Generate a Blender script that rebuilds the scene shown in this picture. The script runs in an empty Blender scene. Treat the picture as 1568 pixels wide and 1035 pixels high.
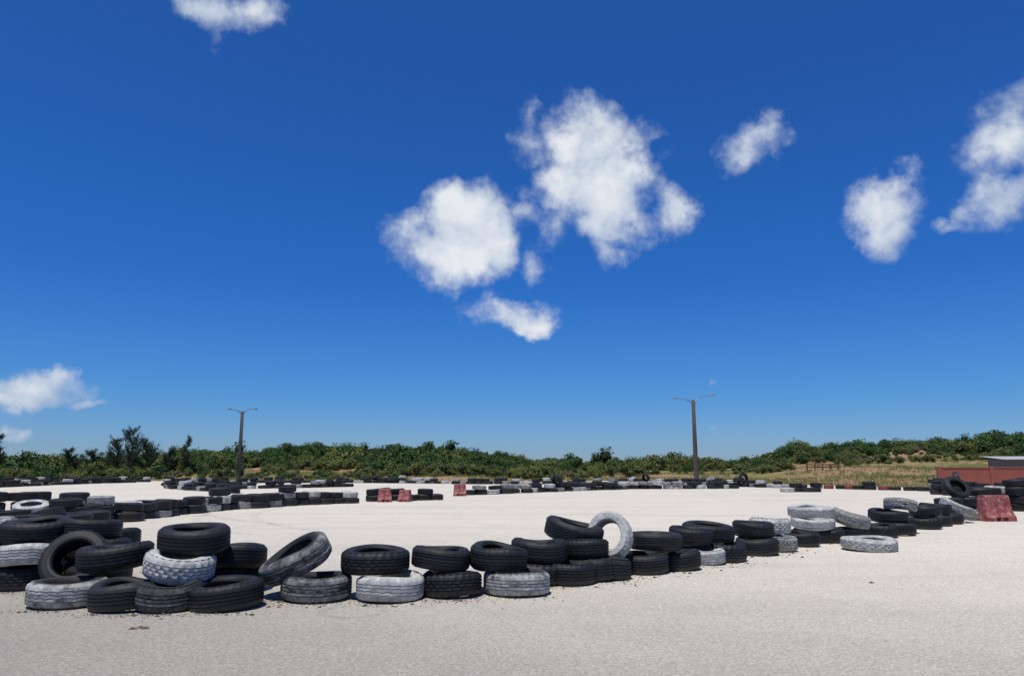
import bpy, bmesh, math, random
from mathutils import Vector, Matrix, Euler, noise as mnoise
random.seed(7)
R=math.radians
sc=bpy.context.scene

# ---------- node helpers ----------
def newmat(name):
    m=bpy.data.materials.new(name); m.use_nodes=True
    nt=m.node_tree; b=nt.nodes['Principled BSDF']; return m,nt,b
def N(nt,t,**k):
    n=nt.nodes.new(t)
    for a,v in k.items(): setattr(n,a,v)
    return n
def L(nt,a,b): nt.links.new(a,b)
def noise(nt,vec,scale,detail=4,rough=.55):
    n=N(nt,'ShaderNodeTexNoise'); n.inputs['Scale'].default_value=scale
    n.inputs['Detail'].default_value=detail; n.inputs['Roughness'].default_value=rough
    if vec is not None: L(nt,vec,n.inputs['Vector'])
    return n.outputs['Fac']
def ramp(nt,fac,stops,interp='LINEAR'):
    n=N(nt,'ShaderNodeValToRGB'); n.color_ramp.interpolation=interp
    e=n.color_ramp.elements
    while len(e)<len(stops): e.new(.5)
    for i,(p,c) in enumerate(stops):
        e[i].position=p
        e[i].color=(c,c,c,1) if not hasattr(c,'__len__') else (*c,1)
    L(nt,fac,n.inputs['Fac']); return n.outputs['Color']
def mix(nt,fac,a,b,blend='MIX'):
    n=N(nt,'ShaderNodeMix',data_type='RGBA',blend_type=blend)
    for s,v in ((n.inputs[0],fac),(n.inputs[6],a),(n.inputs[7],b)):
        if hasattr(v,'is_linked'): L(nt,v,s)
        elif hasattr(v,'__len__'): s.default_value=(*v,1)
        else: s.default_value=v
    return n.outputs[2]
def math_(nt,op,a,b=None,c=None,clamp=False):
    n=N(nt,'ShaderNodeMath',operation=op,use_clamp=clamp)
    for i,v in enumerate((a,b,c)):
        if v is None: continue
        if hasattr(v,'is_linked'): L(nt,v,n.inputs[i])
        else: n.inputs[i].default_value=v
    return n.outputs[0]
def bump(nt,b,h,strength,dist):
    n=N(nt,'ShaderNodeBump'); n.inputs['Strength'].default_value=strength; n.inputs['Distance'].default_value=dist
    L(nt,h,n.inputs['Height']); L(nt,n.outputs[0],b.inputs['Normal'])
def mkobj(name,me,mats=(),loc=(0,0,0),parent=None):
    o=bpy.data.objects.new(name,me); sc.collection.objects.link(o); o.location=loc
    for m in mats: 
        if me is not None: me.materials.append(m)
    if parent: o.parent=parent
    return o
def mesh(name,v,f):
    me=bpy.data.meshes.new(name); me.from_pydata(v,[],f); me.update(); return me

# ---------- materials ----------
def rubber(name,paint,treadonly=False,paintcol=(.58,.575,.545)):
    m,nt,b=newmat(name)
    tc=N(nt,'ShaderNodeTexCoord'); geo=N(nt,'ShaderNodeNewGeometry'); oi=N(nt,'ShaderNodeObjectInfo')
    off=N(nt,'ShaderNodeVectorMath',operation='ADD'); L(nt,tc.outputs['Object'],off.inputs[0])
    r2=math_(nt,'MULTIPLY',oi.outputs['Random'],37.0)
    r3=math_(nt,'MULTIPLY_ADD',geo.outputs['Random Per Island'],21.0,r2)
    L(nt,r3,off.inputs[1])
    v=off.outputs[0]
    base=mix(nt,noise(nt,v,6,5),(.005,.006,.008),(.016,.016,.018))
    # each tire faded to a slightly different grey
    rsum=math_(nt,'FRACT',r3)
    base=mix(nt,math_(nt,'MULTIPLY',math_(nt,'POWER',rsum,3.0),.4),base,(.040,.039,.039))
    sep=N(nt,'ShaderNodeSeparateXYZ'); L(nt,geo.outputs['Normal'],sep.inputs[0])
    up=math_(nt,'MAXIMUM',sep.outputs[2],0.0)
    du=ramp(nt,noise(nt,v,9,7,.68),[(.48,0),(.82,1)])
    dust=math_(nt,'MULTIPLY',math_(nt,'MULTIPLY',up,du),.26)
    col=mix(nt,dust,base,(.11,.10,.09))
    scuff=ramp(nt,noise(nt,v,26,6,.75),[(.60,0),(.72,.25)])
    col=mix(nt,scuff,col,(.09,.085,.08))
    gp=N(nt,'ShaderNodeSeparateXYZ'); L(nt,geo.outputs['Position'],gp.inputs[0])
    low=ramp(nt,gp.outputs[2],[(0.0,.55),(.09,0)])
    col=mix(nt,math_(nt,'MULTIPLY',low,noise(nt,v,14,5,.7)),col,(.20,.18,.155))
    if paint>0:
        n1=noise(nt,v,4.5,9,.68); n2=noise(nt,v,60,3,.7)
        s=math_(nt,'MULTIPLY_ADD',n2,.30,n1)
        t=1.0-paint*.45
        pm=ramp(nt,s,[(max(0,t-.16),0),(t,.72),(min(1,t+.16),1)])
        if treadonly:
            so=N(nt,'ShaderNodeSeparateXYZ'); L(nt,tc.outputs['Object'],so.inputs[0])
            cx=N(nt,'ShaderNodeCombineXYZ'); L(nt,so.outputs[0],cx.inputs[0]); L(nt,so.outputs[1],cx.inputs[1])
            ln=N(nt,'ShaderNodeVectorMath',operation='LENGTH'); L(nt,cx.outputs[0],ln.inputs[0])
            rm=ramp(nt,ln.outputs['Value'],[(.28,.04),(.325,1)])
            pm=math_(nt,'MULTIPLY',pm,rm)
        mp=N(nt,'ShaderNodeMapping'); mp.inputs['Scale'].default_value=(22,22,3); L(nt,v,mp.inputs['Vector'])
        streak=noise(nt,mp.outputs[0],1.0,5,.7)
        pc=mix(nt,ramp(nt,streak,[(.30,0),(.60,1)]),tuple(c*.50 for c in paintcol),paintcol)
        pc=mix(nt,ramp(nt,noise(nt,v,6,7,.72),[(.36,.75),(.56,0)]),pc,tuple(c*.36 for c in paintcol))
        col=mix(nt,pm,col,pc)
    L(nt,col,b.inputs['Base Color']); b.inputs['Roughness'].default_value=.62 if paint==0 else .8
    b.inputs['Specular IOR Level'].default_value=.32
    bump(nt,b,noise(nt,v,90,4),.4,.004)
    return m
MATS={'b':rubber('rubber_black',0),'w':rubber('rubber_white_paint',1.12),'h':rubber('rubber_worn_paint',.84,True),'k':rubber('rubber_faint_paint',.66,True,(.34,.34,.33)),
      'g':rubber('rubber_greyed_paint',.86,False,(.40,.40,.38)),'r':rubber('rubber_red_paint',.9,False,(.34,.09,.07))}

# ---------- tire ----------
def tire_geo(Ro,W,rin,seg,detail=True,style=0):
    t=Ro-rin
    if detail:
        g=.006; gd=.010
        prof=[(rin,-.34*W),(rin+.006,-.42*W),(rin+.10*t,-.455*W),(rin+.13*t,-.475*W),(rin+.30*t,-.495*W),(rin+.33*t,-.487*W),
              (rin+.55*t,-.50*W),(rin+.72*t,-.485*W),(rin+.75*t,-.47*W),(Ro-.030,-.445*W),(Ro-.012,-.40*W),(Ro-.004,-.34*W)]
        for z in (-.21,-.07,.07,.21):
            prof+= [(Ro,(z*W-g)),(Ro-gd,(z*W-g*.7)),(Ro-gd,(z*W+g*.7)),(Ro,(z*W+g))]
        prof+= [(r,-z) for r,z in prof[:12][::-1]]
        prof+= [(rin+.35*t,.40*W),(rin+.62*t,.38*W),(Ro-.02,.27*W),(Ro-.016,0),(Ro-.02,-.27*W),(rin+.62*t,-.38*W),(rin+.35*t,-.40*W)]
    else:
        prof=[(rin,-.4*W),(rin+.35*t,-.5*W),(rin+.75*t,-.47*W),(Ro,-.36*W),(Ro,.36*W),(rin+.75*t,.47*W),(rin+.35*t,.5*W),(rin,.4*W),(Ro-.03,.2*W),(Ro-.03,-.2*W)]
    n=len(prof); v=[];f=[]
    p1,p2,p3=[random.uniform(0,6.28) for _ in range(3)]
    e1,e2,e3=random.uniform(.005,.03),random.uniform(.002,.010),random.uniform(.004,.016)
    for i in range(seg):
        a=2*math.pi*i/seg
        warp_r=1+e1*math.cos(2*a+p1)+e2*math.cos(3*a+p2); warp_z=e3*math.cos(2*a+p3)
        for j,(r,z) in enumerate(prof):
            rr=r; aa=a
            if detail:
                if style==0:
                    if i%3==0 and (8<=j<=11 or 28<=j<=31): rr-=.009
                    if (i+(j//4))%4==0 and 12<=j<28: rr-=.005
                elif style==1:
                    if i%4<2 and (8<=j<=11 or 28<=j<=31): rr-=.010
                    if (i+(j//4)*2)%4<1 and 12<=j<28: rr-=.008
                    if 12<=j<28: aa+= .015*math.sin(j*1.6)
                else:
                    if i%5==0 and (8<=j<=11 or 28<=j<=31): rr-=.005
                    if 12<=j<28: z+= .003*(1 if i%4<2 else -1)
            rr*=warp_r
            sag=(warp_z if detail else 0)+( .010*math.cos(2*a+p2)*(Ro-r)/t if detail else 0)
            v.append((rr*math.cos(aa),rr*math.sin(aa),z+sag))
    for i in range(seg):
        k=(i+1)%seg
        for j in range(n):
            l=(j+1)%n
            f.append((i*n+j,k*n+j,k*n+l,i*n+l))
    return v,f
TM={}
def tire_mesh(D,W,kind,style):
    key=(round(D,2),round(W,2),kind,style)
    if key not in TM:
        v,f=tire_geo(D/2,W,D*.295,96 if style==1 else 90,True,style)
        me=mesh('tire_mesh',v,f); me.materials.append(MATS[kind])
        me.shade_smooth(); me.set_sharp_from_angle(angle=R(35))
        TM[key]=me
    return TM[key]
def tire(x,y,z,D,kind,rx=0,ry=0,rz=0,W=.24):
    tilted=abs(rx)>8 or abs(ry)>8
    o=bpy.data.objects.new('tire',tire_mesh(D,W,kind,random.choice((0,0,1,2,2)))); sc.collection.objects.link(o)
    if not tilted:
        k=.5 if z<.1 else 1.6
        rx+=random.gauss(0,1.3)*k; ry+=random.gauss(0,1.6)*k
        if z>.1: x+=random.uniform(-.03,.03); y+=random.uniform(-.03,.03)
    o.location=(x,y,z if tilted else z+W/2)
    q=Euler((R(rx),R(ry),R(rz)),'XYZ').to_matrix()@Matrix.Rotation(random.uniform(0,6.28),3,'Z')
    o.rotation_euler=q.to_euler()
    s=random.uniform(.97,1.03); o.scale=(s,2-s,random.uniform(.90,1.02))
# x, y, z(bottom; centre when tilted), diameter, paint, rx, ry, rz, width   -- metres
T=[
(-5.36,8.49,0,.68,'b'),(-5.35,8.48,.24,.66,'w'),(-5.45,8.72,.47,.74,'b',2,-3),(-5.02,8.98,.46,.72,'b',-3,2),(-6.07,8.76,0,.7,'b'),(-6.07,8.76,.24,.7,'b'),(-6.1,8.8,.48,.7,'g'),
(-4.69,8.25,.30,.68,'b',58,-8,12),(-4.28,7.45,0,.70,'h'),(-4.07,7.90,.27,.72,'b',2,-2),(-3.64,7.27,0,.64,'b'),(-4.58,8.53,0,.68,'b'),(-6.0,9.75,0,.7,'b'),(-6.0,9.75,.24,.7,'b'),(-5.4,10.3,.0,.7,'b'),(-5.4,10.3,.24,.7,'b'),(-4.8,8.95,.24,.7,'b'),(-4.85,9.0,0,.7,'b'),
(-3.22,7.25,0,.60,'k'),(-3.22,7.50,.235,.66,'w'),(-3.20,7.70,.47,.68,'b',2,1),(-2.98,8.30,0,.64,'b'),(-2.98,8.28,.24,.62,'b'),(-2.72,7.33,.0,.70,'b',4,-3),
(-1.97,7.78,0,.70,'k'),(-2.23,7.91,.37,.74,'k',14,-27),(-1.23,7.78,0,.69,'w'),(-1.38,7.89,.24,.70,'b',1,0),
(-.62,7.99,0,.62,'b'),(-.74,8.07,.24,.63,'b',1,3),(.05,8.10,0,.69,'h'),(-.13,8.23,.235,.63,'b'),
(.66,8.82,0,.64,'b'),(.27,8.78,0,.66,'b'),(.33,8.91,.23,.64,'b',0,2),
(.77,9.45,.51,.74,'b',3,13),(.93,9.09,0,.62,'b'),(.90,9.17,.23,.58,'b'),(1.16,9.13,0,.5,'k'),(1.22,9.49,.46,.58,'w',72,-15,-22),
(1.67,9.65,0,.60,'b'),(1.83,9.92,.24,.70,'b'),(2.16,9.98,0,.58,'b'),(2.50,10.7,.24,.62,'b',0,4),(2.5,10.7,0,.6,'b'),(2.68,10.49,0,.46,'w',0,0,0,.2),
(3.0,10.86,0,.66,'b'),(2.89,11.13,.25,.78,'b'),(3.72,11.6,0,.62,'b'),(3.70,11.76,.24,.62,'b',0,2),(4.24,12.05,0,.5,'g'),(4.24,12.49,.24,.66,'w'),(4.11,12.46,0,.6,'b'),
(4.88,12.84,0,.58,'b'),(5.57,13.46,0,.56,'b'),(5.36,13.54,0,.72,'b'),(5.36,13.54,.22,.76,'w',0,0,0,.2),(5.38,13.6,.42,.78,'w',0,1,0,.2),
(6.17,13.85,.37,.66,'g',6,16),(6.17,13.85,0,.6,'b'),(5.70,12.21,0,.84,'w',0,0,0,.20),
(6.96,14.48,0,.7,'b'),(7.52,14.86,0,.66,'b'),(7.49,15.04,.23,.76,'b',0,2),(7.79,15.25,.45,.62,'g',0,3),
(8.88,16.36,0,.68,'b'),(9.11,16.68,.23,.66,'b',0,-3),(10.2,17.79,0,.66,'b'),(10.68,18.22,.35,.74,'h',8,24),(11.54,19.02,0,.6,'g'),(9.6,17.2,0,.66,'b'),(9.65,17.3,.24,.66,'b'),
(12.01,20.8,0,.7,'b'),(12.01,20.8,.24,.7,'b'),(12.58,21.36,.72,.72,'b',52,0,10),(13.53,21.94,0,.7,'b'),(13.53,21.94,.24,.72,'h'),(13.53,21.94,.48,.7,'b'),(12.8,21.4,0,.7,'b'),(12.8,21.4,.24,.7,'b'),
(14.92,23.21,0,.7,'b'),(14.92,23.21,.24,.7,'b'),(14.92,23.21,.48,.7,'w',0,4),(14.2,22.6,0,.7,'b'),(14.2,22.6,.24,.7,'b'),(14.25,22.6,.48,.68,'b',0,4),(15.3,22.88,0,.7,'b'),(15.33,22.88,.24,.7,'b'),(15.3,22.88,.48,.72,'b'),(15.3,22.9,.72,.7,'b',0,-5),
(15.99,22.88,0,.7,'b'),(15.99,22.88,.24,.7,'h'),(15.99,22.88,.48,.7,'b'),(16.08,21.94,0,.7,'b'),(16.1,21.94,.24,.7,'b'),(16.8,21.94,0,.7,'b'),(16.8,21.94,.24,.7,'b'),
(-4.5,29.6,0,.7,'b'),(-5.3,29.2,0,.7,'b'),(-5.3,29.2,.24,.7,'b'),(-4.1,29.8,0,.7,'b'),(-3.56,30.3,0,.66,'b'),(-3.5,30.3,.22,.62,'b'),(-4.66,30.3,.23,.7,'b'),(-4.66,30.3,0,.7,'b'),(-3.1,30.5,0,.66,'b'),(-5.2,30.2,0,.7,'b'),(-5.2,30.2,.24,.7,'b'),
]
for a in T: tire(*a)

# ---------- long tire barriers ----------
def barrier(pts,step,levels,weights,jit=.15,D=.68,W=.23,stand_p=.015,tilt_p=.12):
    v=[];f=[];mi=[]
    kinds=list(weights); acc=[]
    for a,b in zip(pts[:-1],pts[1:]):
        a=Vector(a);b=Vector(b); n=max(1,round((b-a).length/step))
        for i in range(n): acc.append(a.lerp(b,i/n))
    for p in acc:
        nl=random.choice(levels); z=0
        bx=p.x+random.uniform(-jit,jit); by=p.y+random.uniform(-jit,jit)
        for l in range(nl):
            k=random.choices(range(len(kinds)),[weights[q] for q in kinds])[0]
            d=D*random.uniform(.85,1.12); w=W*random.uniform(.8,1.08)
            tv,tf=tire_geo(d/2,w,d*.29,26,False)
            top=l==nl-1
            stand=top and l>0 and random.random()<stand_p
            tilt=random.uniform(-22,22) if (top and l>0 and random.random()<tilt_p) else random.uniform(-3,3)
            if l==0: tilt=0
            lift=(d/2) if stand else w/2+abs(math.sin(R(tilt)))*d/2*.8
            M=Matrix.Translation((bx+random.uniform(-.08,.08),by+random.uniform(-.08,.08),z+lift))@Euler((R(76 if stand else tilt*.4),R(tilt),random.uniform(0,3))).to_matrix().to_4x4()
            o=len(v)
            v+=[tuple(M@Vector(q)) for q in tv]; f+=[tuple(i+o for i in q) for q in tf]; mi+=[k]*len(tf)
            z+=w
    me=mesh('tire_barrier_mesh',v,f)
    for q in kinds: me.materials.append(MATS[q])
    me.polygons.foreach_set('material_index',mi); me.shade_smooth(); me.set_sharp_from_angle(angle=R(45))
    mkobj('tire_barrier',me)
W1={'b':12,'w':.8,'g':.8}; W2={'b':9,'w':1.8,'g':1.4}
for pts,st,lv,w in [
 ([(-10.8,15.0),(-10.3,16.5),(-9.7,17.5),(-9.5,19.0)],.55,[2,2,3],W1),
 ([(-13.1,18.1),(-12.5,18.5),(-11.9,20.5),(-11.2,21.5)],.55,[2,3],W1),
 ([(-8.6,13.2),(-8.3,14.4),(-8.4,15.6)],.55,[2,2],W1),
 ([(-9.5,19.0),(-9.5,20.7),(-8.9,23.2),(-7.7,26.0),(-5.8,28.3)],.5,[2,2,2,3],W2),
 ([(-2.0,35.9),(-.8,37.3),(2.7,41.3),(6.9,45.6),(11.7,46.3),(14.2,47.0)],.55,[2,2,2,1],W2),
 ([(-10.8,50.9),(-14.2,47.7),(-17.7,44.9),(-20.9,46.3),(-24.8,54.5),(-25.6,61.0),(-20.1,63.6),(-13.5,63.6),(-4.3,60)],.55,[1,2,2],W2),
 ([(-14,38),(-16,41),(-19,44),(-20.9,46.3)],.6,[1,2],W1),
 ([(-33.8,46.3),(-33.4,49.2),(-33.9,55.5),(-33.6,61.0),(-32.3,64.9)],.6,[1,2],W1),
 ([(-48,52),(-44,60),(-40,66),(-32,67)],.6,[2,2],W1),
 ([(-4.3,58.7),(3.4,58.7),(10.6,56.5),(13.7,54.5),(15.3,50.9),(17.2,47.7)],.55,[1,2,2],W2),
 ([(14.6,40.2),(16.7,40.2)],.5,[2,1,1],W1),
 ([(17.4,47.5),(19.5,46.3),(21.4,43.6),(23.4,41.3)],.7,[1,1,2],{'b':7,'w':2,'g':2,'r':3}),
 ([(23.4,41.3),(20.6,36.4),(20.4,34.0),(20.9,31.2),(21.3,28.9)],.6,[2,3,3],W1),
]: barrier(pts,st,lv,w)

# ---------- plastic road barriers ----------
mred,nt,b=newmat('faded_red_plastic')
tc=N(nt,'ShaderNodeTexCoord'); ob=tc.outputs['Object']
c=mix(nt,ramp(nt,noise(nt,ob,7,7,.7),[(.42,0),(.62,1)]),(.20,.030,.028),(.32,.11,.10))
c=mix(nt,ramp(nt,noise(nt,ob,14,7,.75),[(.56,0),(.62,1)]),c,(.38,.32,.30))
c=mix(nt,ramp(nt,noise(nt,ob,9,7,.75),[(.58,0),(.66,1)]),c,(.05,.03,.03))
L(nt,c,b.inputs['Base Color']); b.inputs['Roughness'].default_value=.7
def road_barrier(x,y,w=.8,h=.62,rz=0):
    bm=bmesh.new()
    prof=[(-.24,0),(-.24,.10),(-.17,.20),(-.12,.34),(-.10,h-.03),(-.08,h),(.08,h),(.10,h-.03),(.12,.34),(.17,.20),(.24,.10),(.24,0)]
    xs=[-w/2,-w/2+.03,-w*.2,-w*.17,-.02,.02,w*.17,w*.2,w/2-.03,w/2]
    rows=[]
    for i,X in enumerate(xs):
        sh= .96 if i in(0,len(xs)-1) else (0.88 if i in(4,5) else 1)
        rows.append([bm.verts.new((X*(1-.12*(q[1]/h)),q[0]*sh,q[1])) for q in prof])
    for a,b2 in zip(rows[:-1],rows[1:]):
        for j in range(len(prof)):
            k=(j+1)%len(prof); bm.faces.new((a[j],a[k],b2[k],b2[j]))
    bm.faces.new(rows[0][::-1]); bm.faces.new(rows[-1])
    bmesh.ops.recalc_face_normals(bm,faces=bm.faces[:])
    sel=[f for f in bm.faces if abs(f.normal.y)>.9 and f.calc_center_median().z<.08 and .03<abs(f.calc_center_median().x)<w*.3]
    bmesh.ops.inset_individual(bm,faces=sel,thickness=.012,depth=-.05)
    me=bpy.data.meshes.new('barrier'); bm.to_mesh(me); bm.free()
    o=mkobj('plastic_road_barrier',me,[mred],(x,y,0)); o.rotation_euler[2]=rz
for x,y,w,h,rz in ((11.9,18.7,.78,.62,.1),(-4.85,28.75,.5,.5,.3),(-4.1,29.0,.45,.45,-.2),(-2.4,34.7,.6,.55,.1)):
    road_barrier(x,y,w,h,rz)

# ---------- terrain ----------
HX=[(-260,.6),(-150,.5),(-102,.4),(-89,.6),(-76,1.2),(-63,2.5),(-50,3.2),(-43,3.6),(-37,3.0),(-24,3.1),(-11,2.8),(2,1.8),(15,.7),(21,1.4),(28,1.0),(36,.6),(50,1.8),(57,3.3),(67,3.8),(87,4.6),(102,5.4),(150,5.8),(260,5)]
def Hc(x):
    if x<=HX[0][0]: return HX[0][1]
    for (a,ha),(b_,hb) in zip(HX[:-1],HX[1:]):
        if x<=b_: return ha+(hb-ha)*(x-a)/(b_-a)
    return HX[-1][1]
def ss(a,b,x):
    t=min(1,max(0,(x-a)/(b-a))); return t*t*(3-2*t)
def edge_y(x): return 70-22*ss(8,30,x)+2*math.sin(x*.13)
def hgt(x,y):
    if y<40: return -.03
    e=edge_y(x)
    h=ss(e+4,150,y)*Hc(x*150/max(y,60)) if y<150 else Hc(x)
    h*=1-.5*ss(170,260,y)
    h+=(.25*math.sin(x*.21+y*.11)*math.sin(y*.17-x*.07))*ss(e+3,e+20,y)
    return -.03+max(h,0)
def axis(lims):
    out=[]
    for a,b_,s in lims:
        n=int(round((b_-a)/s)); out+=[a+(b_-a)*i/n for i in range(n)]
    out.append(lims[-1][1]); return out
xs=axis([(-2000,-300,170),(-300,-130,10),(-130,130,2),(130,300,10),(300,2000,170)])
ys=axis([(-1000,-100,150),(-100,40,20),(40,200,2),(200,400,20),(400,2500,210)])
v=[(x,y,hgt(x,y)) for y in ys for x in xs]; nx=len(xs)
f=[(j*nx+i,j*nx+i+1,(j+1)*nx+i+1,(j+1)*nx+i) for j in range(len(ys)-1) for i in range(nx-1)]
me=mesh('ground',v,f); me.shade_smooth()
mg,nt,b=newmat('dry_grass_soil')
geo=N(nt,'ShaderNodeNewGeometry'); pos=geo.outputs['Position']
c=mix(nt,ramp(nt,noise(nt,pos,.08,5),[(.4,0),(.6,1)]),(.12,.13,.04),(.27,.22,.09))
c=mix(nt,ramp(nt,noise(nt,pos,.06,6,.6),[(.46,0),(.52,1)]),c,(.34,.21,.12))
c=mix(nt,ramp(nt,noise(nt,pos,2.5,6,.7),[(.4,0),(.7,.6)]),c,(.06,.07,.025))
L(nt,c,b.inputs['Base Color']); b.inputs['Roughness'].default_value=1; b.inputs['Specular IOR Level'].default_value=.1
mkobj('ground',me,[mg])

px_=axis([(-400,-80,40),(-80,80,1),(80,400,40)])
v=[];f=[];vr=[]
for x in px_:
    col=[]
    for y in (-300,-20,0,5,10,20,30,40,999):
        yy= edge_y(x)+.5*math.sin(x*1.7)+.4*math.sin(x*.83+1) if y==999 else y
        col.append(len(v)); v.append((x,yy,0))
    vr.append(col)
for a,b2 in zip(vr[:-1],vr[1:]):
    for j in range(8): f.append((a[j],b2[j],b2[j+1],a[j+1]))
me=mesh('pavement',v,f)
mp,nt,b=newmat('bleached_coral_asphalt')
geo=N(nt,'ShaderNodeNewGeometry'); pos=geo.outputs['Position']
sp=N(nt,'ShaderNodeSeparateXYZ'); L(nt,pos,sp.inputs[0])
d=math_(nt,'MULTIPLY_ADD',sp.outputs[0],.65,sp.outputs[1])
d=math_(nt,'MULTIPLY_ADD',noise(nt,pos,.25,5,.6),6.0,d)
k=ramp(nt,math_(nt,'DIVIDE',d,24.0),[(.08,0),(.32,.32),(.55,.82),(.85,1)])  # greyer near and left: bleached surface plus lens vignetting painted into the colour
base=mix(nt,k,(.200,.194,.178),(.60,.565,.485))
big=ramp(nt,noise(nt,pos,.12,6,.6),[(.35,0),(.65,1)])
base=mix(nt,math_(nt,'MULTIPLY',big,.12),base,(.32,.30,.26))
mpn=N(nt,'ShaderNodeMapping'); mpn.inputs['Scale'].default_value=(.10,.55,1); mpn.inputs['Rotation'].default_value=(0,0,.25); L(nt,pos,mpn.inputs['Vector'])
st=ramp(nt,noise(nt,mpn.outputs[0],1.0,7,.62),[(.50,0),(.74,1)])
base=mix(nt,math_(nt,'MULTIPLY',st,.30),base,(.27,.26,.235))
st2=ramp(nt,noise(nt,pos,.9,9,.7),[(.5,0),(.75,1)])
base=mix(nt,math_(nt,'MULTIPLY',st2,.20),base,(.20,.19,.17))
vo=N(nt,'ShaderNodeTexVoronoi'); vo.inputs['Scale'].default_value=80; L(nt,pos,vo.inputs['Vector'])
sc2=N(nt,'ShaderNodeSeparateColor'); L(nt,vo.outputs['Color'],sc2.inputs[0])
agg=ramp(nt,sc2.outputs[0],[(0,.55),(.2,.82),(.7,1.04),(1,1.38)])
agg=mix(nt,sc2.outputs[1],agg,mix(nt,1.0,agg,(1.05,.98,.87),'MULTIPLY'))
n3=ramp(nt,noise(nt,pos,26,5,.75),[(.3,.82),(.7,1.16)])
base=mix(nt,.68,base,agg,'MULTIPLY'); base=mix(nt,.8,base,n3,'MULTIPLY')
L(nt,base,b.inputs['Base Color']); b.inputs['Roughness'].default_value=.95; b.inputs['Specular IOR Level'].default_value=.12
hh=math_(nt,'MULTIPLY_ADD',noise(nt,pos,70,4),.6,sc2.outputs[0])
bump(nt,b,hh,.35,.005)
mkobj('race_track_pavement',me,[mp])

def alphamat(name,col,lo,hi,mx_,scale):
    m,nt,b=newmat(name); geo=N(nt,'ShaderNodeNewGeometry')
    tr=N(nt,'ShaderNodeBsdfTransparent'); mx=N(nt,'ShaderNodeMixShader')
    a=ramp(nt,noise(nt,geo.outputs['Position'],scale,7,.75),[(lo,0),(hi,mx_)])
    b.inputs['Base Color'].default_value=(*col,1); b.inputs['Roughness'].default_value=.9
    L(nt,a,mx.inputs[0]); L(nt,tr.outputs[0],mx.inputs[1]); L(nt,b.outputs[0],mx.inputs[2])
    L(nt,mx.outputs[0],nt.nodes['Material Output'].inputs[0]); return m
ms=alphamat('skid_rubber',(.13,.125,.12),.45,.85,.45,4)
mring=alphamat('old_white_paint',(.42,.40,.36),.42,.66,.6,9)
def arc(name,mat,cx,cy,r,a0,a1,w,z):
    v=[];f=[];n=50
    for i in range(n+1):
        a=R(a0+(a1-a0)*i/n)
        for rr in (r-w/2,r+w/2): v.append((cx+rr*math.cos(a),cy+rr*math.sin(a),z))
    for i in range(n): f.append((2*i,2*i+1,2*i+3,2*i+2))
    mkobj(name,mesh(name,v,f),[mat])
arc('skid_mark',ms,4,24,11.5,165,225,.22,.004)
arc('skid_mark',ms,4,24,12.9,165,225,.2,.008)
arc('skid_mark',ms,2,27,12,180,235,.3,.012)
arc('paint_ring',mring,-1.45,7.12,.29,0,360,.09,.004)
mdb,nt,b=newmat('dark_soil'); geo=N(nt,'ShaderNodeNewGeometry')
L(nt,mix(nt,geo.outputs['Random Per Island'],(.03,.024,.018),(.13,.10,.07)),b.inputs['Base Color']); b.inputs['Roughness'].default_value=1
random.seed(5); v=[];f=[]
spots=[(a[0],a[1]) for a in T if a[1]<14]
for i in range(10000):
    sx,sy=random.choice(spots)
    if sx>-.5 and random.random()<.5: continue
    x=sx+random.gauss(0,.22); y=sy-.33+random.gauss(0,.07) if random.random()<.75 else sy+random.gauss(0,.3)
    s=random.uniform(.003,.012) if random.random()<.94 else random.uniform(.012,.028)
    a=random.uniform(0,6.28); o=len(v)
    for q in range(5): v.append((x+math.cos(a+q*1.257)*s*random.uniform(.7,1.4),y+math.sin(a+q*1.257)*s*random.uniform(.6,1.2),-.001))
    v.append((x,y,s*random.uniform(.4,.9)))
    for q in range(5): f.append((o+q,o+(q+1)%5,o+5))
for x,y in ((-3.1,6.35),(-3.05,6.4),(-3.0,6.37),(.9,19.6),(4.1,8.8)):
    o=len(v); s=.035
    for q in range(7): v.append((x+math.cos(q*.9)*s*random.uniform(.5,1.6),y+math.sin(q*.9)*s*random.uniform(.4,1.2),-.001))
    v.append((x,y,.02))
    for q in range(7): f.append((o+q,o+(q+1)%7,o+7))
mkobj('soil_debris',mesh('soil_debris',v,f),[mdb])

# ---------- scrub ----------
def leafmat(name,cA,cB,cC):
    m,nt,b=newmat(name)
    oi=N(nt,'ShaderNodeObjectInfo'); geo=N(nt,'ShaderNodeNewGeometry')
    c=mix(nt,oi.outputs['Random'],cA,cB)
    c=mix(nt,math_(nt,'MULTIPLY',geo.outputs['Random Per Island'],.6),c,cC)
    L(nt,c,b.inputs['Base Color']); b.inputs['Roughness'].default_value=.8; b.inputs['Specular IOR Level'].default_value=.15
    return m
LM=[leafmat('leaf_green',(.020,.052,.014),(.055,.105,.024),(.075,.115,.028)),
    leafmat('leaf_olive',(.075,.115,.026),(.15,.175,.045),(.18,.17,.055)),
    leafmat('leaf_dry',(.16,.13,.065),(.22,.18,.09),(.13,.14,.05))]
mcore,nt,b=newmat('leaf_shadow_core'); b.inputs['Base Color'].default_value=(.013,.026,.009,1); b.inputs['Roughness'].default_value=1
mbark,nt,b=newmat('bark'); tc=N(nt,'ShaderNodeTexCoord')
L(nt,mix(nt,noise(nt,tc.outputs['Object'],8,5),(.07,.05,.035),(.16,.13,.10)),b.inputs['Base Color']); b.inputs['Roughness'].default_value=.95
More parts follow.
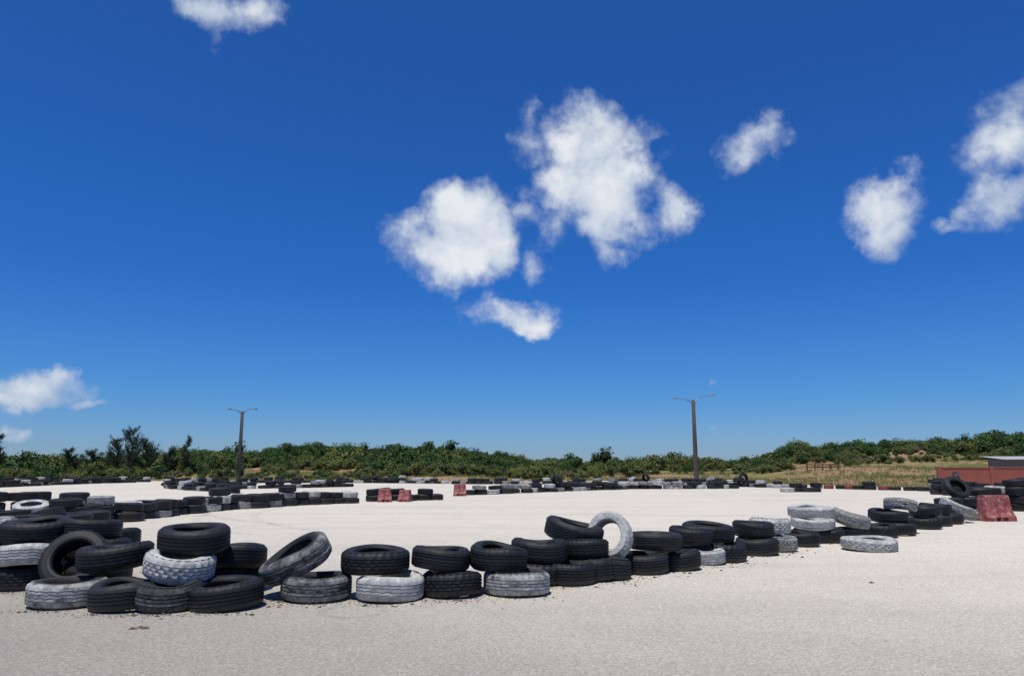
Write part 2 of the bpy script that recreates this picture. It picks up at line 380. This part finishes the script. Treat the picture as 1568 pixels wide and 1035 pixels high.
def leafquad(v,f,p,nrm,s):
    n=(nrm+Vector((random.gauss(0,.5),random.gauss(0,.5),random.gauss(0,.5)))).normalized()
    t=n.orthogonal().normalized(); t.rotate(Matrix.Rotation(random.uniform(0,6.28),3,n)); u=n.cross(t)
    o=len(v); w=s*.5
    v+= [tuple(p-t*s),tuple(p+u*w-t*s*.1),tuple(p+t*s),tuple(p-u*w+t*s*.1)]; f.append((o,o+1,o+2,o+3))
def bush_mesh(seed,mat,nl,wide,sparse=1.0):
    random.seed(seed); v=[];f=[];mi=[];lumps=[]
    for i in range(nl):
        a=random.uniform(0,6.28); r=random.uniform(0,.8)*wide
        lumps.append((Vector((r*math.cos(a),r*math.sin(a),random.uniform(.35,1.0)-r*.2)),random.uniform(.26,.55)))
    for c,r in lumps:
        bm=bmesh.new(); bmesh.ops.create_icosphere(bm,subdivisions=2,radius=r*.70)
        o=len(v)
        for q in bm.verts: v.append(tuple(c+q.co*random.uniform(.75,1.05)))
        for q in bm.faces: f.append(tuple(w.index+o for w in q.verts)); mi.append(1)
        bm.free()
        for i in range(int(340*r*sparse)):
            d=Vector((random.gauss(0,1),random.gauss(0,1),random.gauss(.3,1))).normalized()
            k=random.uniform(.72,1.16)*(1+.16*math.sin(5*d.x+seed)*math.sin(6*d.z+4*d.y))
            p=c+d*r*k
            if p.z<.02: continue
            leafquad(v,f,p,d,random.uniform(.05,.10)); mi.append(0)
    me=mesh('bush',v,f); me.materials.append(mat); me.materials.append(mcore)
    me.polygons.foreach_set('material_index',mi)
    return me
BM=[bush_mesh(11+i,LM[0] if i<5 else LM[1] if i<8 else LM[2],random.choice((4,5,6,7)),1.0,1 if i<8 else .6) for i in range(9)]
random.seed(21)
scrub=bpy.data.objects.new('scrub_vegetation',None); sc.collection.objects.link(scrub)
y=74.0
while y<164:
    half=.76*y+8
    stepx=2.0 if y<115 else 2.6
    x=-half
    while x<half:
        xx=x+random.uniform(-1,1); yy=y+random.uniform(-1,1)
        e=edge_y(xx)
        start=e+7+3*math.sin(xx*.15)+5*mnoise.noise(Vector((xx*.15,0,3)))+(38*ss(10,24,xx)-20*ss(60,90,xx) if xx>10 else 0)
        cr=xx*150/yy
        gap=mnoise.noise(Vector((xx*.07,yy*.11,22)))
        if yy>start and not (14<cr<47 and random.random()<.55 and yy<140) and not (gap>.20 and yy<start+34):
            near=yy<start+20
            nz_=mnoise.noise(Vector((xx*.075,yy*.075,1.3)))+.6*mnoise.noise(Vector((xx*.2,yy*.2,7)))
            s=random.uniform(.9,1.7)*(1+.95*nz_)*(.62 if near else 1)
            if random.random()<.03: s*=1.6
            s=max(.4,min(s,3.0))
            n2=mnoise.noise(Vector((xx*.06,yy*.1,9)))
            pol=(.66 if near else .18)+.9*n2
            k=random.choice((5,6,7)) if random.random()<pol else random.randrange(5)
            if random.random()<(.14 if near else .02): k=8
            o=bpy.data.objects.new('bush',BM[k]); sc.collection.objects.link(o); o.parent=scrub
            o.location=(xx,yy,hgt(xx,yy)-.2*s); o.rotation_euler=(0,0,random.uniform(0,6.28))
            o.scale=(s*random.uniform(.85,1.35),s*random.uniform(.85,1.35),s*random.uniform(.8,1.2))
        x+=stepx
    y+=2.1 if y<115 else 2.8

# ---------- grass ----------
mgr,nt,b=newmat('grass_blades'); geo=N(nt,'ShaderNodeNewGeometry')
c=mix(nt,geo.outputs['Random Per Island'],(.11,.14,.035),(.33,.28,.11))
c=mix(nt,ramp(nt,noise(nt,geo.outputs['Position'],.1,3),[(.45,0),(.6,.8)]),c,(.13,.16,.04))
L(nt,c,b.inputs['Base Color']); b.inputs['Roughness'].default_value=.9
v=[];f=[];n=0
while n<12000:
    yy=random.uniform(46,112); xx=random.uniform(-.78*yy-5,.78*yy+5); e=edge_y(xx)
    if yy<e+.3 or (xx<10 and yy>e+34): continue
    n+=1
    if mnoise.noise(Vector((xx*.12,yy*.12,5)))<-.08 and random.random()<.85: continue
    z=hgt(xx,yy); H=random.uniform(.12,.45)*(1 if yy>e+3 else .5)
    for i in range(9):
        a=random.uniform(0,6.28); p=Vector((xx+random.gauss(0,.18),yy+random.gauss(0,.18),z-.02)); w=.022
        lean=Vector((random.gauss(0,.35),random.gauss(0,.35),1))*H*random.uniform(.6,1.2)
        o=len(v); dx=Vector((math.cos(a),math.sin(a),0))*w
        v+=[tuple(p-dx),tuple(p+dx),tuple(p+lean)]; f.append((o,o+1,o+2))
mkobj('grass',mesh('grass',v,f),[mgr])

# ---------- casuarina trees ----------
mneed=leafmat('needle_foliage',(.016,.034,.018),(.028,.054,.024),(.05,.075,.035))
def tube(v,f,pts,rads,seg=7):
    o=len(v)
    for i,(p,r) in enumerate(zip(pts,rads)):
        d=(pts[min(i+1,len(pts)-1)]-pts[max(i-1,0)]).normalized()
        t=d.orthogonal().normalized(); u=d.cross(t)
        for k in range(seg):
            a=2*math.pi*k/seg; v.append(tuple(p+t*math.cos(a)*r+u*math.sin(a)*r))
    for i in range(len(pts)-1):
        for k in range(seg):
            l=(k+1)%seg; f.append((o+i*seg+k,o+i*seg+l,o+(i+1)*seg+l,o+(i+1)*seg+k))
def pine(x,y,ztop,wid,seed,dens=1):
    random.seed(seed); v=[];f=[];lv=[];lf=[]
    root=bpy.data.objects.new('casuarina_tree',None); sc.collection.objects.link(root); g=hgt(x,y)-.1; root.location=(x,y,g)
    H=ztop-g
    tp=[Vector((random.gauss(0,.06)*i,random.gauss(0,.06)*i,H*i/8)) for i in range(9)]
    tube(v,f,tp,[.16*(1-i/8.6) for i in range(9)])
    nb=int(34*dens)
    for b_ in range(nb):
        t=.18+.8*b_/nb; k=t*8; i=min(7,int(k)); p=tp[i].lerp(tp[i+1],k-i)
        a=random.uniform(0,6.28); ln=wid*(1.08-t)**.95*random.uniform(.35,1.3)
        d=Vector((math.cos(a),math.sin(a),random.uniform(.35,.95)))
        pts=[p+d*ln*s+Vector((0,0,.25*ln*s*s)) for s in (0,.33,.66,1)]
        tube(v,f,pts,[.04,.03,.018,.006],5)
        for q in range(int(46*ln**.5)):
            s=random.uniform(.2,1.08); pp=p+d*ln*s+Vector((0,0,.25*ln*s*s))+Vector([random.gauss(0,.10) for _ in range(3)])
            dr=(d*random.uniform(.2,1)+Vector([random.gauss(0,.45) for _ in range(3)])+Vector((0,0,.25))).normalized()*random.uniform(.2,.5)
            sd=dr.orthogonal().normalized()*.028
            o=len(lv); lv+=[tuple(pp-sd),tuple(pp+sd),tuple(pp+dr+sd*.3),tuple(pp+dr-sd*.3)]; lf.append((o,o+1,o+2,o+3))
    mkobj('trunk',mesh('trunk',v,f),[mbark],parent=root)
    mkobj('foliage',mesh('foliage',lv,lf),[mneed],parent=root)
for x,y,zt,wd,sd,dn in ((-46.8,92,5.9,2.3,1,1.5),(-49.3,94,4.7,1.8,2,1.2),(-45.3,93,4.6,1.8,3,1.2),(-41.4,95,5.2,.7,4,1.0),(-56.4,96,3.5,1.6,5,1),(-54.6,98,3.4,1.6,6,1),(-60.6,88,5.3,1.2,7,1.2),(-44.0,96,3.7,1.2,8,1),(-52,97,3.1,1.2,9,1)):
    pine(x,y,zt,wd,sd,dn)

# ---------- street lamps ----------
mpole,nt,b=newmat('weathered_pole'); tc=N(nt,'ShaderNodeTexCoord')
L(nt,mix(nt,noise(nt,tc.outputs['Object'],3,6,.7),(.04,.032,.028),(.10,.085,.075)),b.inputs['Base Color']); b.inputs['Roughness'].default_value=.9
mmet,nt,b=newmat('galvanised_metal'); b.inputs['Base Color'].default_value=(.22,.23,.24,1); b.inputs['Metallic'].default_value=.5; b.inputs['Roughness'].default_value=.55
mlens,nt,b=newmat('lamp_lens'); b.inputs['Base Color'].default_value=(.4,.4,.38,1); b.inputs['Roughness'].default_value=.2
def lamp(x,y,H,rz,arms):
    root=bpy.data.objects.new('street_lamp',None); sc.collection.objects.link(root); root.location=(x,y,0); root.rotation_euler[2]=rz
    v=[];f=[]; tube(v,f,[Vector((0,0,z)) for z in (-.1,H*.5,H,H+.02)],[.21,.18,.15,.02],16)
    me=mesh('pole',v,f); me.shade_smooth(); mkobj('pole',me,[mpole],parent=root)
    for i,(ln,dz) in enumerate(arms):
        s=1 if ln>0 else -1; v=[];f=[]
        tube(v,f,[Vector((s*.1,0,H-.45)),Vector((s*.35,0,H-.15+dz*.4)),Vector((ln*.55,0,H+dz*.8)),Vector((ln,0,H+dz))],[.035,.032,.03,.028],8)
        tube(v,f,[Vector((s*.1,0,H-.15)),Vector((s*.5,0,H-.05+dz*.5))],[.02,.02],6)
        mkobj('arm_%d'%(i+1),mesh('arm',v,f),[mmet],parent=root)
        bm=bmesh.new(); bmesh.ops.create_uvsphere(bm,u_segments=14,v_segments=8,radius=1)
        for q in bm.verts:
            tt=(q.co.x*s+1)/2; q.co.x*=.30; q.co.y*=.10+.05*tt; q.co.z*=.07 if q.co.z>0 else .03
        me=bpy.data.meshes.new('head'); bm.to_mesh(me); bm.free(); me.shade_smooth()
        mkobj('lamp_head_%d'%(i+1),me,[mmet],(ln+s*.26,0,H+dz+.02),root)
        bm=bmesh.new(); bmesh.ops.create_uvsphere(bm,u_segments=12,v_segments=6,radius=1)
        for q in bm.verts: q.co.x*=.14; q.co.y*=.09; q.co.z*=.05
        me=bpy.data.meshes.new('lens'); bm.to_mesh(me); bm.free()
        mkobj('lens_%d'%(i+1),me,[mlens],(ln+s*.30,0,H+dz-.02),root)
lamp(15.9,64.9,7.1,.12,[(-1.45,.12),(1.5,.42)])
lamp(-28.0,77,7.0,1.15,[(-1.5,.1),(1.6,.35)])

# ---------- red wall, shed, fence ----------
mrw,nt,b=newmat('red_painted_wall'); tc=N(nt,'ShaderNodeTexCoord')
c=mix(nt,noise(nt,tc.outputs['Object'],1.2,7,.7),(.20,.045,.03),(.32,.095,.065))
c=mix(nt,ramp(nt,noise(nt,tc.outputs['Object'],4,8,.75),[(.55,0),(.7,1)]),c,(.11,.055,.045))
L(nt,c,b.inputs['Base Color']); b.inputs['Roughness'].default_value=.85
def box(bm,x0,x1,y0,y1,z0,z1):
    vs=[bm.verts.new(p) for p in ((x0,y0,z0),(x1,y0,z0),(x1,y1,z0),(x0,y1,z0),(x0,y0,z1),(x1,y0,z1),(x1,y1,z1),(x0,y1,z1))]
    for q in ((0,3,2,1),(4,5,6,7),(0,1,5,4),(1,2,6,5),(2,3,7,6),(3,0,4,7)): bm.faces.new([vs[i] for i in q])
bm=bmesh.new()
for i in range(7):
    x0=i*2.9; box(bm,x0+.222,x0+2.898,-.08,.08,-.1,1.24); box(bm,x0,x0+.217,-.12,.12,-.1,1.34)
box(bm,7*2.9,7*2.9+.22,-.12,.12,-.1,1.34)
for i in range(7): box(bm,i*2.9+.222,i*2.9+2.898,-.11,.11,1.245,1.31)
bmesh.ops.bevel(bm,geom=bm.edges[:],offset=.01,segments=1,affect='EDGES')
me=bpy.data.meshes.new('wall'); bm.to_mesh(me); bm.free()
o=mkobj('red_wall',me,[mrw],(25.0,44.2,0)); o.rotation_euler[2]=-.10
mroof,nt,b=newmat('grey_sheet_roof'); tc=N(nt,'ShaderNodeTexCoord')
L(nt,mix(nt,noise(nt,tc.outputs['Object'],2,6,.7),(.30,.30,.29),(.45,.45,.44)),b.inputs['Base Color']); b.inputs['Roughness'].default_value=.6
mdk,nt,b=newmat('shed_boards'); tc=N(nt,'ShaderNodeTexCoord')
L(nt,mix(nt,noise(nt,tc.outputs['Object'],3,6,.7),(.16,.15,.13),(.28,.27,.25)),b.inputs['Base Color'])
shed=bpy.data.objects.new('shed',None); sc.collection.objects.link(shed); shed.location=(51.4,78,.15)
v=[];f=[];n=60
for i in range(n*4+1):
    x=i*9/(n*4)-.5; z=.025*math.sin(i*math.pi/2)
    v+= [(x,-.4,1.95+z),(x,3.6,2.30+z)]
for i in range(n*4): f.append((2*i,2*i+2,2*i+3,2*i+1))
mkobj('roof',mesh('roof',v,f),[mroof],parent=shed)
bm=bmesh.new(); box(bm,0,8,2.9,3,0,2.1)
for i in range(5): box(bm,i*2,i*2+.1,0,.1,-.3,1.93)
for i in range(25): box(bm,.12+i*.31,.12+i*.31+.28,.12,.15,-.3,1.8)
box(bm,-.02,8.1,-.06,-.01,1.76,1.9); box(bm,0,.08,.16,2.88,0,2.0)
me=bpy.data.meshes.new('frame'); bm.to_mesh(me); bm.free(); mkobj('frame',me,[mdk],parent=shed)
mwd,nt,b=newmat('orange_timber'); b.inputs['Base Color'].default_value=(.16,.075,.04,1); b.inputs['Roughness'].default_value=.8
X=32.2; z0=hgt(X,82)
bm=bmesh.new()
for i in range(5): box(bm,i*.85,i*.85+.1,0,.1,-.4,.62)
for z in (.15,.42): box(bm,-.1,3.6,-.045,-.005,z,z+.12)
me=bpy.data.meshes.new('fence'); bm.to_mesh(me); bm.free(); mkobj('timber_fence',me,[mwd],(X,82,z0+.3))

# ---------- sky ----------
SE=74; SA=205
w=bpy.data.worlds.new('World'); sc.world=w; w.use_nodes=True; nt=w.node_tree
try:
    w.cycles.sampling_method='MANUAL'; w.cycles.sample_map_resolution=256
except Exception: pass
bg=nt.nodes['Background']; out=nt.nodes['World Output']
sky=N(nt,'ShaderNodeTexSky',sky_type='NISHITA'); sky.sun_disc=False
sky.sun_elevation=R(SE); sky.sun_rotation=R(SA); sky.air_density=1.0; sky.dust_density=.3; sky.ozone_density=3.0
tc=N(nt,'ShaderNodeTexCoord'); dirv=tc.outputs['Generated']
sp=N(nt,'ShaderNodeSeparateXYZ'); L(nt,dirv,sp.inputs[0])
el=math_(nt,'ARCSINE',sp.outputs[2]); az=math_(nt,'ARCTAN2',sp.outputs[0],sp.outputs[1])
elf=math_(nt,'DIVIDE',el,R(40),clamp=True)
tint=ramp(nt,elf,[(0,(.40,.57,.95)),(.12,(.23,.51,.94)),(.35,(.125,.45,.98)),(1,(.15,.47,.97))])
skyc=mix(nt,1.0,sky.outputs[0],tint,'MULTIPLY')
L(nt,skyc,bg.inputs[0]); bg.inputs[1].default_value=.110
def warp(scale,amt,det):
    nz=N(nt,'ShaderNodeTexNoise'); nz.inputs['Scale'].default_value=scale; nz.inputs['Detail'].default_value=det; nz.inputs['Roughness'].default_value=.58; L(nt,dirv,nz.inputs['Vector'])
    wp=N(nt,'ShaderNodeVectorMath',operation='MULTIPLY_ADD'); L(nt,nz.outputs['Color'],wp.inputs[0]); wp.inputs[1].default_value=(amt,amt,0); wp.inputs[2].default_value=(-amt/2,-amt/2,0)
    return wp.outputs[0]
comb=N(nt,'ShaderNodeCombineXYZ'); L(nt,az,comb.inputs[0]); L(nt,el,comb.inputs[1])
pv=N(nt,'ShaderNodeVectorMath',operation='ADD'); L(nt,comb.outputs[0],pv.inputs[0]); L(nt,warp(10,.10,7),pv.inputs[1])
# cloud puffs: azimuth, elevation, half-width, half-height (degrees), weight
C=[(-5.2,16.8,4.3,2.2,1.12),(-7.1,17.8,2.9,1.8,.95),(-3.4,19.3,3.1,2.3,1.12),(-2.4,17.1,2.6,2.6,1.0),(-8.7,17.2,1.8,2.0,.85),(.3,19.8,2.4,1.6,.6),(-1.3,21.5,2.1,1.4,.15),
(6.2,24.5,3.8,2.6,1.1),(6.4,21.4,4.6,3.1,1.12),(7.2,18.9,3.9,2.2,.95),(12.6,20.2,2.0,2.3,.8),(7.6,16.3,2.3,1.5,.7),(2.2,24.9,2.1,2.4,.75),(9.7,25.0,2.5,1.9,.75),(1.9,16.0,1.8,1.8,.6),(10.9,22.8,2.4,2.2,.75),(3.0,18.8,2.5,2.5,.7),(10.4,19.0,2.8,1.5,.6),(1.6,21.6,2.0,1.6,.5),
(-.5,12.3,3.6,1.3,.85),(-2.5,12.9,2.4,1.0,.5),(1.4,11.7,2.6,.9,.7),
(-23.6,31.8,4.1,1.8,.85),(-20.5,32.3,2.2,1.6,.8),(-23.4,29.9,1.4,1.6,.5),
(19.0,23.8,2.9,2.4,.85),(17.2,24.6,2.0,1.0,.4),(28.3,18.2,2.4,2.1,.8),(27.7,16.1,1.8,1.9,.65),
(35.2,20.7,3.4,2.2,.85),(36.9,22.7,2.4,2.9,.75),(35.8,17.2,3.0,1.9,.85),(33.3,16.1,2.6,.9,.55),(38.4,18.7,3.2,3.8,.9),
(-32.3,4.9,2.6,1.2,1.05),(-34.4,4.6,2.8,.7,.9),(-30.2,4.2,2.2,.5,.8),(-33.8,1.8,1.6,.7,.5),
(15.1,6.7,.7,.5,.25),(1.3,4.0,2.3,.5,.12),(16.4,2.4,2.3,.5,.12),(31.4,2.5,2.1,.5,.12)]
acc=None
for a,e,ra,re,wt in C:
    s=N(nt,'ShaderNodeVectorMath',operation='SUBTRACT'); L(nt,pv.outputs[0],s.inputs[0]); s.inputs[1].default_value=(R(a),R(e),0)
    m_=N(nt,'ShaderNodeVectorMath',operation='MULTIPLY'); L(nt,s.outputs[0],m_.inputs[0]); m_.inputs[1].default_value=(1/R(ra),1/R(re),0)
    d_=N(nt,'ShaderNodeVectorMath',operation='DOT_PRODUCT'); L(nt,m_.outputs[0],d_.inputs[0]); L(nt,m_.outputs[0],d_.inputs[1])
    val=math_(nt,'MULTIPLY_ADD',d_.outputs['Value'],-.52,wt)
    acc=val if acc is None else math_(nt,'MAXIMUM',acc,val)
n1=noise(nt,dirv,13,10,.57)
field=math_(nt,'ADD',acc,math_(nt,'MULTIPLY_ADD',n1,2.6,-1.46))
alpha=ramp(nt,field,[(0.0,0),(.12,.07),(.34,.36),(.62,.84),(.85,.97)])
n2=noise(nt,dirv,15,6,.55)
br=math_(nt,'MULTIPLY_ADD',n2,.95,math_(nt,'MULTIPLY',math_(nt,'MINIMUM',field,1.25),.34))
cc=ramp(nt,br,[(.38,(.32,.43,.63)),(.60,(.52,.61,.75)),(.90,(.86,.89,.93))])
bg2=N(nt,'ShaderNodeBackground'); L(nt,cc,bg2.inputs[0]); bg2.inputs[1].default_value=.95
mxs=N(nt,'ShaderNodeMixShader'); L(nt,alpha,mxs.inputs[0]); L(nt,bg.outputs[0],mxs.inputs[1]); L(nt,bg2.outputs[0],mxs.inputs[2]); L(nt,mxs.outputs[0],out.inputs[0])

sun=bpy.data.lights.new('sun','SUN'); sun.energy=4.4; sun.angle=R(.5); sun.color=(1,.955,.88)
so=bpy.data.objects.new('sun',sun); sc.collection.objects.link(so)
sd=Vector((math.sin(R(SA))*math.cos(R(SE)),math.cos(R(SA))*math.cos(R(SE)),math.sin(R(SE))))
so.rotation_euler=sd.to_track_quat('Z','Y').to_euler(); so.location=(0,0,50)
cam=bpy.data.cameras.new('camera'); co=bpy.data.objects.new('camera',cam); sc.collection.objects.link(co)
co.location=(0,0,1.3); co.rotation_euler=(R(90+9.9),0,0); cam.sensor_width=36; cam.lens=26; cam.clip_end=6000; cam.clip_start=.05
sc.camera=co
sc.view_settings.view_transform='Standard'; sc.view_settings.look='None'; sc.view_settings.exposure=0
